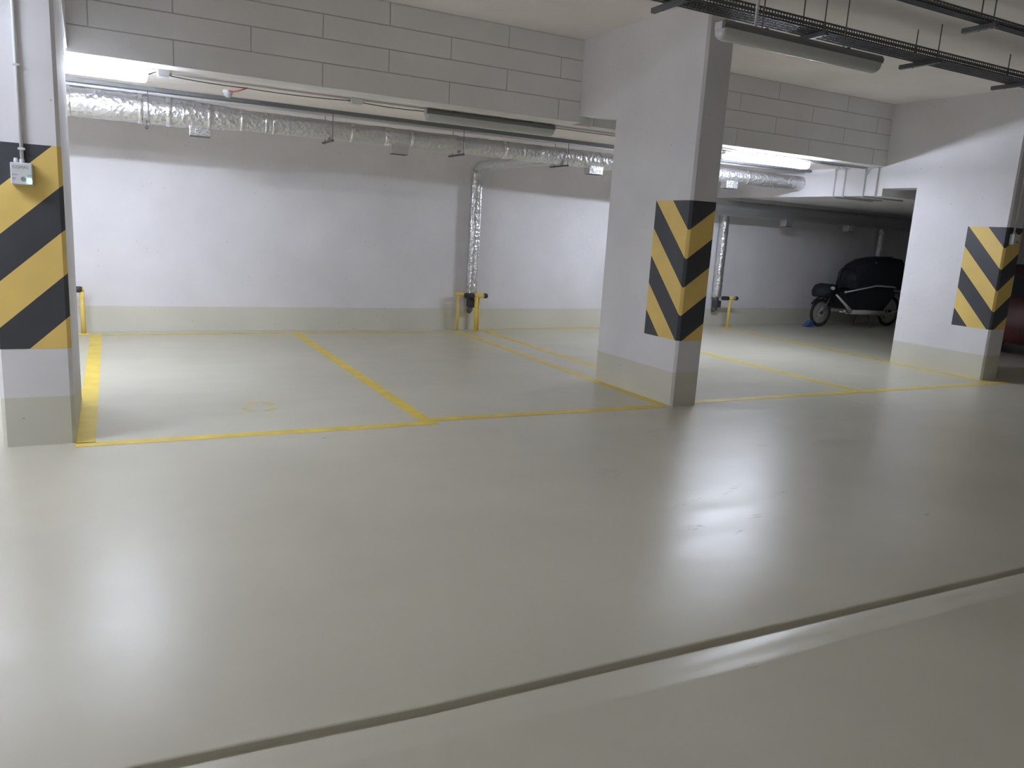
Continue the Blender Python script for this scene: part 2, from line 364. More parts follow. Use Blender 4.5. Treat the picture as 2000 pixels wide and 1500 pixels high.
# ------------------------------------------------------------------ pillars with painted chevrons
def pillar(label, xa, xb, ya, yb, ext_z0, ext_z1, band, side, per, sl, sf, z0, ch=0.022, ext=YB0):
    """long concrete pillar, front at ya; haunch behind it to the block wall; chevrons on the front and on `side` m of the left face"""
    t = thing('concrete_pillar', label, 'pillar', ((xa+xb)/2, (ya+yb)/2, 0))
    ox, oy = t.location.x, t.location.y
    X = lambda v: v-ox
    Y = lambda v: v-oy
    poly = [(X(xa+ch), Y(ya)), (X(xb-ch), Y(ya)), (X(xb), Y(ya+ch)), (X(xb), Y(yb)), (X(xa), Y(yb)), (X(xa), Y(ya+ch))]
    bm = nb(); prism(bm, poly, 0, ZC)
    obj('shaft', bm, m_wall, t)
    bm = nb(); prism(bm, [(Y(yb-0.002), ext_z1), (Y(ext+0.004), ext_z0), (Y(ext+0.004), ZC), (Y(yb-0.002), ZC)], X(xa), X(xb), 'x')
    obj('haunch', bm, m_wall, t)
    # hazard paint: a 1.5 mm shell; u = 0 at the front-left corner
    e = 0.0015; za, zb = band
    path = []                                    # (x, y, u)
    if side > 0: path += [(xa-e, ya+side, -side), (xa-e, ya+ch, -ch*0.6)]
    path += [(xa-e, ya+ch, -ch*0.6)] if side <= 0 else []
    path += [(xa+ch, ya-e, ch*0.6), (xb-ch, ya-e, xb-xa-ch), (xb+e, ya+ch, xb-xa)]
    # split chamfer so the fold sits in its middle
    bm = nb(); uvl = bm.loops.layers.uv.new('UVMap')
    q = []
    for i, p in enumerate(path):
        q.append(p)
        if i+1 < len(path) and p[2] < 0 <= path[i+1][2]:
            n = path[i+1]; q.append(((p[0]+n[0])/2-e*.4, (p[1]+n[1])/2-e*.4, 0.0))
    for a, b in zip(q, q[1:]):
        vs = [bm.verts.new((X(a[0]), Y(a[1]), za)), bm.verts.new((X(b[0]), Y(b[1]), za)), bm.verts.new((X(b[0]), Y(b[1]), zb)), bm.verts.new((X(a[0]), Y(a[1]), zb))]
        f = bm.faces.new(vs)
        for lp, (u, v) in zip(f.loops, ((a[2], za), (b[2], za), (b[2], zb), (a[2], zb))): lp[uvl].uv = (u, v)
    bmesh.ops.remove_doubles(bm, verts=bm.verts[:], dist=1e-5)
    o = obj('hazard_marking', bm, hazard_mat('hazard_paint', per, sl, sf, z0), t)
    o['label'] = 'yellow and black chevron paint'
    return t
pillar('wide grey pillar at the left edge with a detector box on its striped front', -0.642, -0.236, 5.68, 6.98, 2.80, 2.76, (0.637, 1.893), 0, 0.545, 1.0, 0.89, 0.484)
pillar('tall free standing grey pillar in the middle with chevrons on two faces', 4.705, 5.015, 5.64, 6.95, 2.84, 2.75, (0.628, 1.915), 0.515, 0.525, 1.03, 0.672, 0.60)
pillar('grey pillar at the right with chevrons and light cast across its top', 10.03, 10.36, 5.93, 7.28, 2.465, 2.465, (0.66, 1.955), 0.525, 0.54, 1.04, 0.70, 0.615, ext=YR0)

# ------------------------------------------------------------------ painted bay lines
def line(x0, y0, x1, y1, w_, label, m=m_line, t=0.0012, name='parking_line', cat='floor marking', grp='yellow parking bay lines'):
    a = Vector((x0, y0, 0)); b = Vector((x1, y1, 0)); d = (b-a).normalized(); n = Vector((-d.y, d.x, 0))*w_/2
    L_ = (b-a).length; k = max(2, int(L_/0.25)); bm = nb(); rows = []
    for i in range(k+1):
        p = a+(b-a)*i/k; j1 = random.uniform(-.0025, .0025); j2 = random.uniform(-.0025, .0025)
        rows.append([p-n*(1+j1/w_*2)+Vector((0, 0, 0.0004)), p-n+Vector((0, 0, t)), p+n+Vector((0, 0, t)), p+n*(1+j2/w_*2)+Vector((0, 0, 0.0004))])
    c = (a+b)/2
    grid_surface(bm, [[q-c for q in r] for r in rows])
    for f in bm.faces: f.normal_update()
    return tag(obj(name, bm, m, loc=c, recalc=False), label, cat, grp)
line(-0.185, 5.66, -0.17, 10.62, .125, 'thick yellow line running back beside the striped left pillar')
line(2.235, 5.72, 2.245, 10.66, .115, 'long yellow line dividing the two bays left of the middle pillar', t=.0014)
line(4.66, 5.72, 4.68, 10.68, .095, 'yellow line running back from the left face of the middle pillar', t=.0014)
line(5.17, 7.0, 5.15, 10.85, .10, 'yellow line starting behind the middle pillar, right one of the pair')
line(7.47, 5.80, 7.55, 10.9, .10, 'faint yellow line dividing the bays between middle and right pillars', t=.0014)
line(9.96, 5.78, 10.2, 11.0, .095, 'yellow line running along the foot of the right pillar', t=.0014)
line(-0.24, 5.625, 2.30, 5.60, .105, 'yellow front line of the first bay beside the left pillar')
line(2.2, 5.70, 4.64, 5.665, .105, 'yellow front line ending at the foot of the middle pillar', t=.0018)
line(5.05, 5.745, 10.25, 5.735, .10, 'yellow front line between middle and right pillars', t=.0018)
line(-0.25, 10.66, 2.3, 10.68, .085, 'yellow line along the back wall of the leftmost bay', t=.0018)
line(2.3, 10.68, 4.72, 10.72, .085, 'yellow line along the back wall left of the foil pipe', t=.0018)
line(5.08, 10.88, 7.6, 11.02, .09, 'yellow line along the back wall right of the foil pipe', t=.0018)
bm = nb()
for a0 in (0.15, 1.35, 3.3, 4.9):
    rows = []
    for i in range(11):
        a = a0+1.0*i/10; rows.append([(math.cos(a)*(.15), math.sin(a)*(.19), .0008), (math.cos(a)*.10, math.sin(a)*.135, .0008)])
    grid_surface(bm, rows)
for f in bm.faces: f.normal_update()
tag(obj('bay_marking', bm, m_faint, loc=(1.055, 6.46, 0), recalc=False), 'faded yellow ring on the floor of the left bay', 'floor marking')
bm = nb(); rows = []
for i in range(25):
    t_ = i/24; x = 6.90+0.05*math.sin(t_*3); y = 6.05-1.05*t_
    rows.append([(x-.009, y, .0022), (x+.009, y, .0022)])
grid_surface(bm, rows)
for f in bm.faces: f.normal_update()
tag(obj('paint_trace', bm, m_trace, recalc=False), 'thin pale scratch line crossing the right front bay line', 'floor marking')

# ------------------------------------------------------------------ lamps
def lamp_fixture(name, label, x0, y, z, length, lit, hang=None, grp='tube lamps', off_mat=None):
    """weatherproof tube lamp: housing on top, rounded diffuser below, end clips, tubes"""
    t = thing(name, label, 'lamp', (x0+length/2, y, z), group=grp)
    h = length/2
    hw = .55 if lit else 1.3; bm = nb(); prism(bm, [(-.040*hw, 0.034), (-.046*hw, 0.06), (-.034*hw, 0.085), (.034*hw, 0.085), (.046*hw, 0.06), (.040*hw, 0.034)], -h, h, 'x')
    obj('housing', bm, m_darkgrey, t)
    bm = nb(); seg = 12
    rows = []
    for i, (x, s) in enumerate([(-h+.004, .55), (-h+.012, .85), (-h+.03, 1), (h-.03, 1), (h-.012, .85), (h-.004, .55)]):
        rows.append([(x, -.056*math.cos(math.pi*k/seg)*(.5+.5*s), 0.036-.070*math.sin(math.pi*k/seg)**.7*s) for k in range(seg+1)])
    vs = grid_surface(bm, rows)
    bm.faces.new(vs[0]); bm.faces.new(vs[-1][::-1])
    obj('diffuser', bm, m_clear if lit else m_milky, t, smooth=True)
    for dy in (-.030, .030):
        bm = nb(); tube(bm, [(-h+.05, dy, .002), (h-.05, dy, .002)], .0125, 10)
        obj('tube', bm, lit or m_tube_off, t, smooth=True)
    for s in (-1, 1):
        bm = nb(); box(bm, s*h-.008, s*h+.008, -.036, .036, .03, .078, .004); obj('end_cap', bm, m_grey, t)
    if hang:
        for hx in hang:
            bm = nb(); tube(bm, [(hx-t.location.x, 0, .08), (hx-t.location.x, 0, ZC-z)], .0045, 8); obj('hanging_rod', bm, m_rod, t)
            bm = nb(); box(bm, hx-t.location.x-.012, hx-t.location.x+.012, -.055, .055, .078, .09, .002); obj('bracket', bm, m_rod, t)
    else:
        for hx in (-h*.6, h*.6):
            bm = nb(); box(bm, hx-.02, hx+.02, -.03, .03, .083, ZL-z, .002); obj('bracket', bm, m_rod, t)
    return t
ZB = ZL-.095
lamp_fixture('tube_lamp', 'lit tube lamp under the low ceiling beside the left pillar', -1.20, 7.98, ZB, 1.57, m_tube_on)
lamp_fixture('tube_lamp', 'unlit tube lamp under the low ceiling left of the middle pillar', 3.06, 8.12, ZB, 1.57, None)
lamp_fixture('tube_lamp', 'lit tube lamp glowing between the middle and right pillars', 7.32, 8.22, ZB, 1.57, m_tube_on)
lamp_fixture('tube_lamp', 'unlit suspended tube lamp hanging in front of the middle pillar', 3.67, 4.30, 2.915, 1.57, None, hang=(4.05, 4.86))
lamp_fixture('tube_lamp', 'lit tube lamp over the aisle left of the view', -2.8, 4.95, 2.915, 1.60, m_tube_on2, hang=(-2.5, -1.6))
lamp_fixture('tube_lamp', 'lit tube lamp over the aisle far left of the view', -7.1, 4.30, 2.915, 1.60, m_tube_on2, hang=(-6.8, -5.8))
tube_ = nb(); tube(tube_, [(4.02, 4.335, 2.99), (4.02, 4.335, ZC)], .011, 10)
tag(obj('conduit', tube_, m_lightgrey, smooth=True), 'pale vertical conduit feeding the suspended tube lamp', 'conduit')

# ------------------------------------------------------------------ cable trays on rods
def cable_tray(label, y0, y1, z, zh, xa, xb, hang_x, pitch=.032):
    t = thing('cable_tray', label, 'cable tray', ((xa+xb)/2, (y0+y1)/2, z)); ox, oy = t.location.x, t.location.y
    a, b = xa-ox, xb-ox; w_ = (y1-y0)/2
    bm = nb()
    n = int((b-a)/pitch)
    for i in range(n+1):
        x = a+i*pitch
        box(bm, x-.004, x+.004, -w_, w_, 0, .006); box(bm, x-.004, x+.004, -w_, -w_+.006, 0, zh); box(bm, x-.004, x+.004, w_-.006, w_, 0, zh)
    for yy in [-w_, -w_*.5, 0, w_*.5, w_]: box(bm, a, b, yy-.003, yy+.003, -.002, .006)
    obj('wire_basket', bm, m_galv, t)
    for s in (-1, 1):
        bm = nb()
        box(bm, a, b, s*w_-.004, s*w_+.004, zh-.012, zh+.002); box(bm, a, b, s*w_-.003, s*w_+.003, zh*.30, zh*.62); obj('side_rail', bm, m_galv, t)
    for hx in hang_x:
        bm = nb(); box(bm, hx-ox-.02, hx-ox+.02, -w_-.06, w_+.16, -.042, -.003, .002); obj('support_bar', bm, m_galv, t)
        for s in (-1, 1):
            bm = nb(); yy = s*(w_+.02)
            tube(bm, [(hx-ox, yy, -.05), (hx-ox, yy, ZC-z)], .0055, 8); obj('hanging_rod', bm, m_rod, t)
    return t
cable_tray('dark wire cable tray hung on rods in front of the pillar tops', 5.00, 5.20, 3.335, .075, -4.0, 15.0, [-2.1, -.6, .9, 2.4, 3.89, 5.37, 6.86, 8.33, 9.85, 11.35])
for (yy, r, dz) in ((5.05, .012, .012), (5.08, .015, .015), (5.115, .012, .012), (5.15, .014, .014)):
    bm = nb(); tube(bm, [(x, yy+.008*math.sin(x*3+yy*50), 3.343+dz) for x in [i*.5-4 for i in range(39)]], r, 8)
    tag(obj('power_cable', bm, m_cable, smooth=True), 'black cable lying in the hung wire cable tray', 'cable', 'cables in the wire cable tray')
cable_tray('narrow dark cable tray crossing the top right corner of the ceiling', 4.22, 4.29, 3.42, .05, 3.0, 15.0, [4.4, 6.4, 8.4, 10.4], pitch=.04)
bm = nb(); tube(bm, [(3.0, 4.255, 3.443), (15.0, 4.255, 3.443)], .018, 8)
tag(obj('power_cable', bm, m_cable, smooth=True), 'thick black cable in the narrow tray at the top right', 'cable')

# ------------------------------------------------------------------ foil-wrapped ducts
def foil_tube(bm, pts, r, seg=28, amp=.006, step=.06, lumps=1.0):
    P = [Vector(p) for p in pts]; out = []
    for a, b in zip(P, P[1:]):
        n = max(1, int((b-a).length/step))
        for i in range(n): out.append(a+(b-a)*i/n)
    out.append(P[-1])
    rings = tube(bm, out, r, seg, True)
    for i, ring in enumerate(rings):
        c = sum((v.co for v in ring), Vector())/seg
        ra = 1+random.uniform(-.02, .02)*lumps
        for v in ring:
            v.co = c+(v.co-c)*(ra+random.uniform(-amp, amp)/r)
    return out
def duct(name, label, pts, r, tapes, grilles, m=m_foil, rf=None):
    rf = rf or (lambda x: r)
    a = Vector(pts[0]); t = thing(name, label, 'duct', a)
    bm = nb(); foil_tube(bm, [Vector(p)-a for p in pts], r, amp=.0035)
    for v in bm.verts:
        k = rf(v.co.x+a.x)/r; v.co.y *= k; v.co.z *= k
    obj('duct_wrap', bm, m, t, smooth=True)
    for x in tapes:
        bm = nb(); p = Vector((x, pts[0][1], pts[0][2]))-a; wd = random.uniform(.012, .03)
        rings = tube(bm, [p-Vector((wd, 0, 0)), p-Vector((wd*.8, 0, 0)), p+Vector((wd*.8, 0, 0)), p+Vector((wd, 0, 0))], r, 28, False, rs=[rf(x)*.98, rf(x)+.006, rf(x)+.007, rf(x)*.98])
        obj('foil_tape', bm, m_tape, t, smooth=True)
    for x in grilles:
        bm = nb(); p = Vector((x, pts[0][1], pts[0][2]))-a
        box(bm, p.x-.11, p.x+.11, p.y-.07, p.y+.07, p.z-rf(x)-.085, p.z-rf(x)+.03, .006)
        o = obj('air_outlet', bm, m_tape, t)
        bm = nb(); box(bm, p.x-.10, p.x+.10, p.y-.06, p.y+.06, p.z-rf(x)-.089, p.z-rf(x)-.084); obj('outlet_grille', bm, m_black, o)
    return t
DY, DZ, DR = 9.35, 2.572, .108
def duct_r(x): return .145 if x < .75 else .108 if x > 1.45 else .145-.037*(x-.75)/.7
dm = duct('foil_duct', 'long silver foil wrapped duct under the low ceiling', [(-7.5, DY, DZ), (.75, DY, DZ), (1.45, DY, DZ), (10.03, DY, DZ)], DR,
     [-.3, .35, .62, 1.02, 1.36, 1.62, 1.70, 2.6, 3.02, 3.33, 4.6, 5.5, 5.66, 5.8, 6.1, 6.25, 6.38, 7.6, 8.8], [-1.3, .93, 3.19, 6.02, 8.50], rf=duct_r)
duct('foil_duct', 'dim foil duct high on the back wall in the dark right bay', [(9.2, 10.78, 2.17), (18.5, 11.35, 2.17)], .135, [], [], mat('shaded_foil', (.42, .43, .46), .5, metal=.6, bump=.4, bscale=25))  # foil colour darkened to carry the shade of the unlit bay
for x in (11.45, 13.3):
    bm = nb(); box(bm, -.09, .09, -.07, .07, -.12, .02, .006)
    t = thing('air_outlet', 'small pale outlet under the dim duct, %s' % ('nearer the middle pillar' if x < 12 else 'above the cargo bike'), 'air outlet', (x, 10.78+(x-9.2)*.0613, 2.05), group='outlets under the dim duct')
    obj('outlet_box', bm, m_tape, t); bm = nb(); box(bm, -.08, .08, -.06, .06, -.125, -.119); obj('outlet_grille', bm, m_black, t)
names = ['beside the left pillar', 'left of the middle of the back wall', 'just left of the foil pipe', 'just left of the middle pillar', 'in the bay behind the middle pillar']
for x, nm in zip((.42, 2.34, 3.98, 5.5, 7.3), names):
    t = thing('duct_hanger', 'thin steel rod hanger holding the foil duct %s' % nm, 'hanger', (x, DY, DZ), group='hangers of the foil duct')
    bm = nb(); box(bm, -.014, .014, -.17, .30, -duct_r(x)-.028, -duct_r(x)-.008, .002); obj('support_bar', bm, m_rod, t)
    for yy in (-.155, .20):
        bm = nb(); tube(bm, [(0, yy, -duct_r(x)-.04), (0, yy, ZL-DZ)], .004, 8); obj('hanging_rod', bm, m_rod, t)
# white pipe and slim dark strip along the duct top
bm = nb(); tube(bm, [(-7.5, 9.30, 2.738), (9.99, 9.30, 2.738)], .020, 10)
tag(obj('pipe', bm, m_lightgrey, smooth=True), 'thin pale pipe running along the top of the foil duct', 'pipe')
bm = nb(); box(bm, -7.5, 9.99, 9.14, 9.19, 2.735, ZL-.001)
tag(obj('dark_strip', bm, m_darkgrey), 'slim dark trunking on the low ceiling above the foil duct', 'strip')

def drop_pipe(x, label, top_pts, zend):
    yw = ywall(x)-.10
    t = thing('foil_pipe', label, 'pipe', (x, yw, 0), group='foil pipes running down the back wall')
    pts = [Vector(p)-Vector((x, yw, 0)) for p in top_pts]+[Vector((0, 0, zend))]
    if len(pts) > 2: pts = arc_path(pts, .10, 4)
    bm = nb(); foil_tube(bm, pts, .078, 20, .006, .05, 1.6); obj('pipe_wrap', bm, m_foil, t, smooth=True)
    for s in (-1, 1):
        bm = nb(); rows = []
        for i in range(40):
            z = zend+(top_pts[-1][2]-.15-zend)*i/39; j = random.uniform(-.004, .004)
            rows.append([(s*.066-.012+j, -.052, z), (s*.066+j, -.058+.01*abs(s), z), (s*.066+.012+j, -.046, z)])
        grid_surface(bm, rows); obj('foil_tape', bm, m_tape, t)
    bm = nb(); tube(bm, [(0, 0, zend+.02), (0, 0, zend-.06)], .055, 16); obj('collar', bm, m_galv, t, smooth=False)
    bm = nb(); box(bm, -.05, .05, -.10, .04, zend-.18, zend-.055, .004); o = obj('outlet_box', bm, m_black, t); o['label'] = 'black square outlet'
    bm = nb(); tube(bm, [(0, 0, zend-.17), (0, 0, zend-.22), (0, .05, zend-.25)], .04, 12); obj('elbow', bm, m_galv, t, smooth=True)
    return t
drop_pipe(4.93, 'shiny foil wrapped pipe down the back wall left of the middle pillar', [(5.55, DY+.05, 2.56), (5.15, 10.2, 2.50), (4.93, 10.75, 2.46), (4.93, 10.85, 2.33)], .54)
drop_pipe(10.17, 'foil wrapped pipe down the back wall just right of the middle pillar', [(10.17, ywall(10.17)-.10, 2.14)], .54)
drop_pipe(14.95, 'dim foil wrapped pipe beside the right pillar edge above the cargo bike', [(14.95, ywall(14.95)-.10, 2.14)], .54)

# ------------------------------------------------------------------ T posts and the guard frame
def t_post(label, x, y, h=.535, right=True):
    t = thing('bumper_post', label, 'bumper post', (x, y, 0), group='yellow T shaped bumper posts')
    bm = nb(); tube(bm, [(0, 0, 0), (0, 0, h)], .027, 14); obj('post', bm, m_ypost, t, smooth=True)
    bm = nb(); box(bm, -.06, .06, -.06, .06, 0, .008, .002); obj('base_plate', bm, m_ypost, t)
    bm = nb(); tube(bm, [(-.04, 0, h+.01), (.12 if right else .02, 0, h+.01)], .033, 16); obj('crossbar', bm, m_ypost, t, smooth=True)
    bm = nb(); tube(bm, [(-.20, 0, h+.01), (-.19, 0, h+.01), (-.055, 0, h+.01), (-.04, 0, h+.01)], .036, 16, rs=[.028, .038, .038, .034]); sl = obj('rubber_sleeve', bm, m_rubber, t, smooth=True)
    if not right: sl.location.x = .045; return t
    bm = nb(); tube(bm, [(.12, 0, h+.01), (.165, 0, h+.01), (.18, 0, h+.01)], .037, 16, rs=[.038, .038, .03]); obj('rubber_cap', bm, m_rubber, t, smooth=True)
    return t
t_post('yellow T shaped post standing in front of the long foil pipe', 4.965, 10.72)
t_post('yellow T shaped post peeping out beside the left pillar', -.305, 10.72, right=False)
t_post('yellow T shaped post just right of the middle pillar', 10.33, 11.0)
t = thing('guard_frame', 'yellow tube frame guarding the foot of the long foil pipe', 'guard frame', (4.88, 10.83, 0))
for x in (-.165, .175):
    bm = nb(); tube(bm, [(x, 0, 0), (x, 0, .545)], .022, 12); obj('leg', bm, m_ypost, t, smooth=True)
bm = nb(); tube(bm, [(-.22, 0, .555), (.21, 0, .555)], .026, 14); obj('crossbar', bm, m_ypost, t, smooth=True)

# ------------------------------------------------------------------ conduits, cables and boxes under the low ceiling
bm = nb(); tube(bm, arc_path([(-7, 8.09, ZL-.012), (9.985, 8.11, ZL-.012)], .05), .009, 8)
tag(obj('conduit', bm, m_grey, smooth=True), 'long thin conduit on the low ceiling behind the block wall', 'conduit')
for i, (yy, yc, nm) in enumerate([(8.66, 8.30, 'farthest of the three'), (8.48, 8.22, 'middle one of the three'), (8.12, 8.12, 'nearest of the three')]):
    bm = nb(); tube(bm, arc_path([(6.0, yc, ZL-.013), (XF-.35-.1*i, yc, ZL-.013), (XF-.02, yy, ZL-.013), (XF-.013, yy, ZL-.10), (XF-.013, yy, ZLL-.013), (XF+.9, yy, ZLL-.013)], .05), .011, 8)
    tag(obj('conduit', bm, m_grey, smooth=True), 'bent grey conduit on the bright ceiling step, '+nm, 'conduit', 'bent conduits on the ceiling step')
bm = nb(); tube(bm, arc_path([(XF-.03, 8.10, ZL-.10), (XF-.02, 8.06, ZL-.03), (XF-.02, 8.0, ZL-.012), (XF-.02, 7.9, ZL-.016)], .02, 3), .009, 8)
tag(obj('conduit', bm, m_grey, smooth=True), 'short curved conduit end beside the right pillar top', 'conduit')
def sag(bm, a, b, s, r):
    a, b = Vector(a), Vector(b); tube(bm, [a+(b-a)*i/12-Vector((0, 0, s*4*(i/12)*(1-i/12))) for i in range(13)], r, 6)
bm = nb()
P = [(.42, 7.98, 2.745), (1.24, 8.22, 2.75), (2.26, 8.10, 2.745), (3.08, 8.16, 2.745)]
for a, b in zip(P, P[1:]): sag(bm, a, b, .012, .0045)
sag(bm, (4.62, 8.12, 2.745), (9.95, 8.12, 2.75), .006, .0045)
tag(obj('thin_cable', bm, m_darkcable, smooth=True), 'thin brown cable strung along the low ceiling between the lamps', 'cable')
bm = nb(); sag(bm, (-1.1, 8.10, 2.73), (.30, 8.05, 2.70), .02, .005); sag(bm, (.30, 8.05, 2.70), (.42, 7.98, 2.745), .005, .005)
tag(obj('thin_cable', bm, m_darkcable, smooth=True), 'thin dark cable looping past the lit lamp on the left', 'cable')
def detector(label, x, y):
    t = thing('smoke_detector', label, 'detector', (x, y, ZL), group='detectors on the low ceiling')
    bm = nb(); tube(bm, [(0, 0, 0), (0, 0, -.02), (0, 0, -.03)], .05, 24, rs=[.05, .05, .045]); obj('base', bm, m_lightgrey, t, smooth=False)
    bm = nb(); tube(bm, [(0, 0, -.028), (0, 0, -.055), (0, 0, -.07)], .035, 20, rs=[.042, .036, .02]); obj('sensor_head', bm, m_grey, t, smooth=False)
    return t
detector('small round detector on the low ceiling with a red wire beside it', 1.14, 8.70)
bm = nb(); tube(bm, [(1.26, 8.24, 2.755), (1.20, 8.45, 2.745), (1.16, 8.60, 2.75), (1.14, 8.68, 2.77)], .006, 6)
tag(obj('red_wire', bm, m_red, smooth=True), 'red wire running to the small round ceiling detector', 'wire')
def junction_box(label, x, y, s=.06):
    t = thing('junction_box', label, 'junction box', (x, y, ZL), group='junction boxes on the low ceiling')
    bm = nb(); box(bm, -s, s, -s, s, -.05, 0, .006); obj('box_body', bm, m_lightgrey, t)
    bm = nb(); box(bm, -s+.006, s-.006, -s+.006, s-.006, -.058, -.05, .002); obj('lid', bm, m_lightgrey, t)
    for s_ in (-1, 1):
        bm = nb(); tube(bm, [(s_*s, 0, -.025), (s_*(s+.02), 0, -.025)], .012, 10); obj('cable_gland', bm, m_grey, t)
    return t
junction_box('pale junction box in the middle of the low ceiling left of the unlit lamp', 2.30, 8.12)
junction_box('pale junction box at the right end of the lit lamp on the left', .50, 7.99, .05)

# ------------------------------------------------------------------ gas detectors on pillars
def gas_detector(label, x, y, z, text, lit):
    t = thing('gas_detector', label, 'gas detector', (x, y, z), group=None)
    w_, h_, d = .058, .066, .05
    bm = nb(); box(bm, -w_, w_, -d, 0, -h_, h_, .008); obj('case', bm, m_grey, t)
    bm = nb(); box(bm, -w_+.004, w_-.004, -d-.006, -d+.002, -h_+.004, h_-.004, .003); lid = obj('front_cover', bm, m_lightgrey, t)
    bm = nb(); tube(bm, [(.008, -d-.010, -.030), (.008, -d-.004, -.030)], .0135, 20); obj('sensor_port', bm, m_text, t)
    bm = nb(); tube(bm, [(.042, -d-.016, -.040), (.042, -d-.005, -.040)], .0085, 16); o = obj('indicator_light', bm, m_green if lit else m_text, t); o['label'] = 'glowing green light'
    if not lit: del o['label']
    bm = nb(); tube(bm, [(-.027, -d/2, h_-.002), (-.027, -d/2, h_+.012), (-.027, -d/2, h_+.026)], .0125, 12, rs=[.013, .013, .010]); obj('cable_gland', bm, m_lightgrey, t, smooth=False)
    bm = nb(); tube(bm, [(.004, -d/2, h_-.002), (.004, -d/2, h_+.020)], .014, 12); obj('conduit_socket', bm, m_lightgrey, t, smooth=False)
    bm = nb()
    for (x0, x1, zz, q) in ((-.050, -.022, -.006, .0015), (-.050, -.030, -.028, .0015), (.030, .052, -.006, .0015), (.030, .052, -.016, .0015), (-.05, -.036, -.036, .001)):
        box(bm, x0, x1, -d-.0068, -d-.0055, zz-q, zz+q)
    obj('printed_marks', bm, m_text, t)
    if text:
        cu = bpy.data.curves.new('lettering', 'FONT'); cu.body = text; cu.size = .024; cu.align_x = 'CENTER'; cu.extrude = .0004
        tmp = bpy.data.objects.new('tmp', cu); COL.objects.link(tmp)
        bpy.context.view_layer.update()
        me = bpy.data.meshes.new_from_object(tmp.evaluated_get(bpy.context.evaluated_depsgraph_get()))
        bpy.data.objects.remove(tmp); me.materials.clear(); me.materials.append(m_text)
        o = bpy.data.objects.new('lettering', me); COL.objects.link(o); o.parent = t
        o.location = (-.004, -d-.0066, .030); o.rotation_euler = (math.pi/2, 0, 0)
    return t
gas_detector('grey detector box with a glowing green light on the striped left pillar', -.446, 5.678, 1.712, 'COMAS', True)
gas_detector('grey detector box on the front of the right striped pillar', 10.14, 5.928, 1.81, '', False)
def wall_conduit(label, x, y, z0, z1, clips):
    t = thing('conduit', label, 'conduit', (x, y, z0))
    bm = nb(); tube(bm, [(0, 0, 0), (0, 0, z1-z0)], .0105, 12); obj('tube', bm, m_lightgrey, t, smooth=True)
    for z in clips:
        bm = nb(); box(bm, -.019, .019, -.012, .011, z-z0-.007, z-z0+.007, .003); obj('clip', bm, m_lightgrey, t)
    return t
wall_conduit('pale vertical conduit running down the striped left pillar to the detector box', -.442, 5.667, 1.785, ZC, [1.86, 2.34, 2.9, 3.4])
wall_conduit('pale vertical conduit running down the front of the right striped pillar', 10.144, 5.917, 1.885, ZC, [2.0, 2.6, 3.2])

# ------------------------------------------------------------------ cargo bike
m_frame = mat('silver_grey_frame', (.75, .76, .74), .4, metal=.1)
m_dframe = mat('dark_frame', (.10, .10, .105), .4)
m_fabric = mat('dark_navy_fabric', (.022, .024, .034), .7, bump=.4, bscale=18)
m_bikeblk = mat('bike_black', (.025, .025, .028), .45)
bk = thing('cargo_bike', 'dark cargo bike with a hooded box parked by the back wall', 'cargo bike', (12.50, 11.02, 0))
def wheel(cx, R, y=0, name='front_wheel'):
    bm = nb(); torus(bm, (cx, y, R), R-.027, .027, 'y', 44, 10); wl = obj(name, bm, m_rubber, bk, smooth=True)
    bm = nb(); torus(bm, (cx, y, R), R-.062, .012, 'y', 40, 6); obj('rim', bm, m_dframe, wl, smooth=True)
    bm = nb()
    for k in range(20):
        a = 2*math.pi*k/20; tube(bm, [(cx+.02*math.cos(a+.6), y, R+.02*math.sin(a+.6)), (cx+(R-.066)*math.cos(a), y, R+(R-.066)*math.sin(a))], .0022, 4)
    obj('spokes', bm, m_frame, wl)
    bm = nb(); tube(bm, [(cx, y-.05, R), (cx, y+.05, R)], .028, 14); obj('hub', bm, m_dframe, wl)
    bm = nb(); torus(bm, (cx, y-.03, R), .075, .006, 'y', 24, 6); obj('brake_disc', bm, m_frame, wl)
    return wl
wheel(.30, .285); wheel(2.38, .33, 0, 'rear_wheel')
bm = nb(); rows = []
for i in range(15):
    a = math.radians(20+130*i/14); rows.append([(.30+.325*math.cos(a), yy, .285+.325*math.sin(a)+q) for yy, q in ((-.04, -.012), (-.02, .004), (.02, .004), (.04, -.012))])
grid_surface(bm, rows); obj('mudguard', bm, m_bikeblk, bk, smooth=True)
bm = nb(); prism(bm, [(.16, .60), (.13, .72), (.20, .84), (.38, .88), (.55, .84), (.60, .70), (.45, .64)], -.16, .16, 'y'); bmesh.ops.bevel(bm, geom=bm.edges[:], offset=.02, segments=2, affect='EDGES')
obj('front_bag', bm, m_fabric, bk, smooth=True)
bm = nb(); tube(bm, [(.33, -.19, .80), (.30, -.24, .80)], .035, 14); obj('headlight', bm, m_frame, bk)
for s in (-1, 1):
    bm = nb(); tube(bm, arc_path([(.30, s*.065, .285), (.44, s*.07, .60), (.52, 0.02*s, .72)], .05), .014, 8); obj('fork', bm, m_dframe, bk, smooth=True)
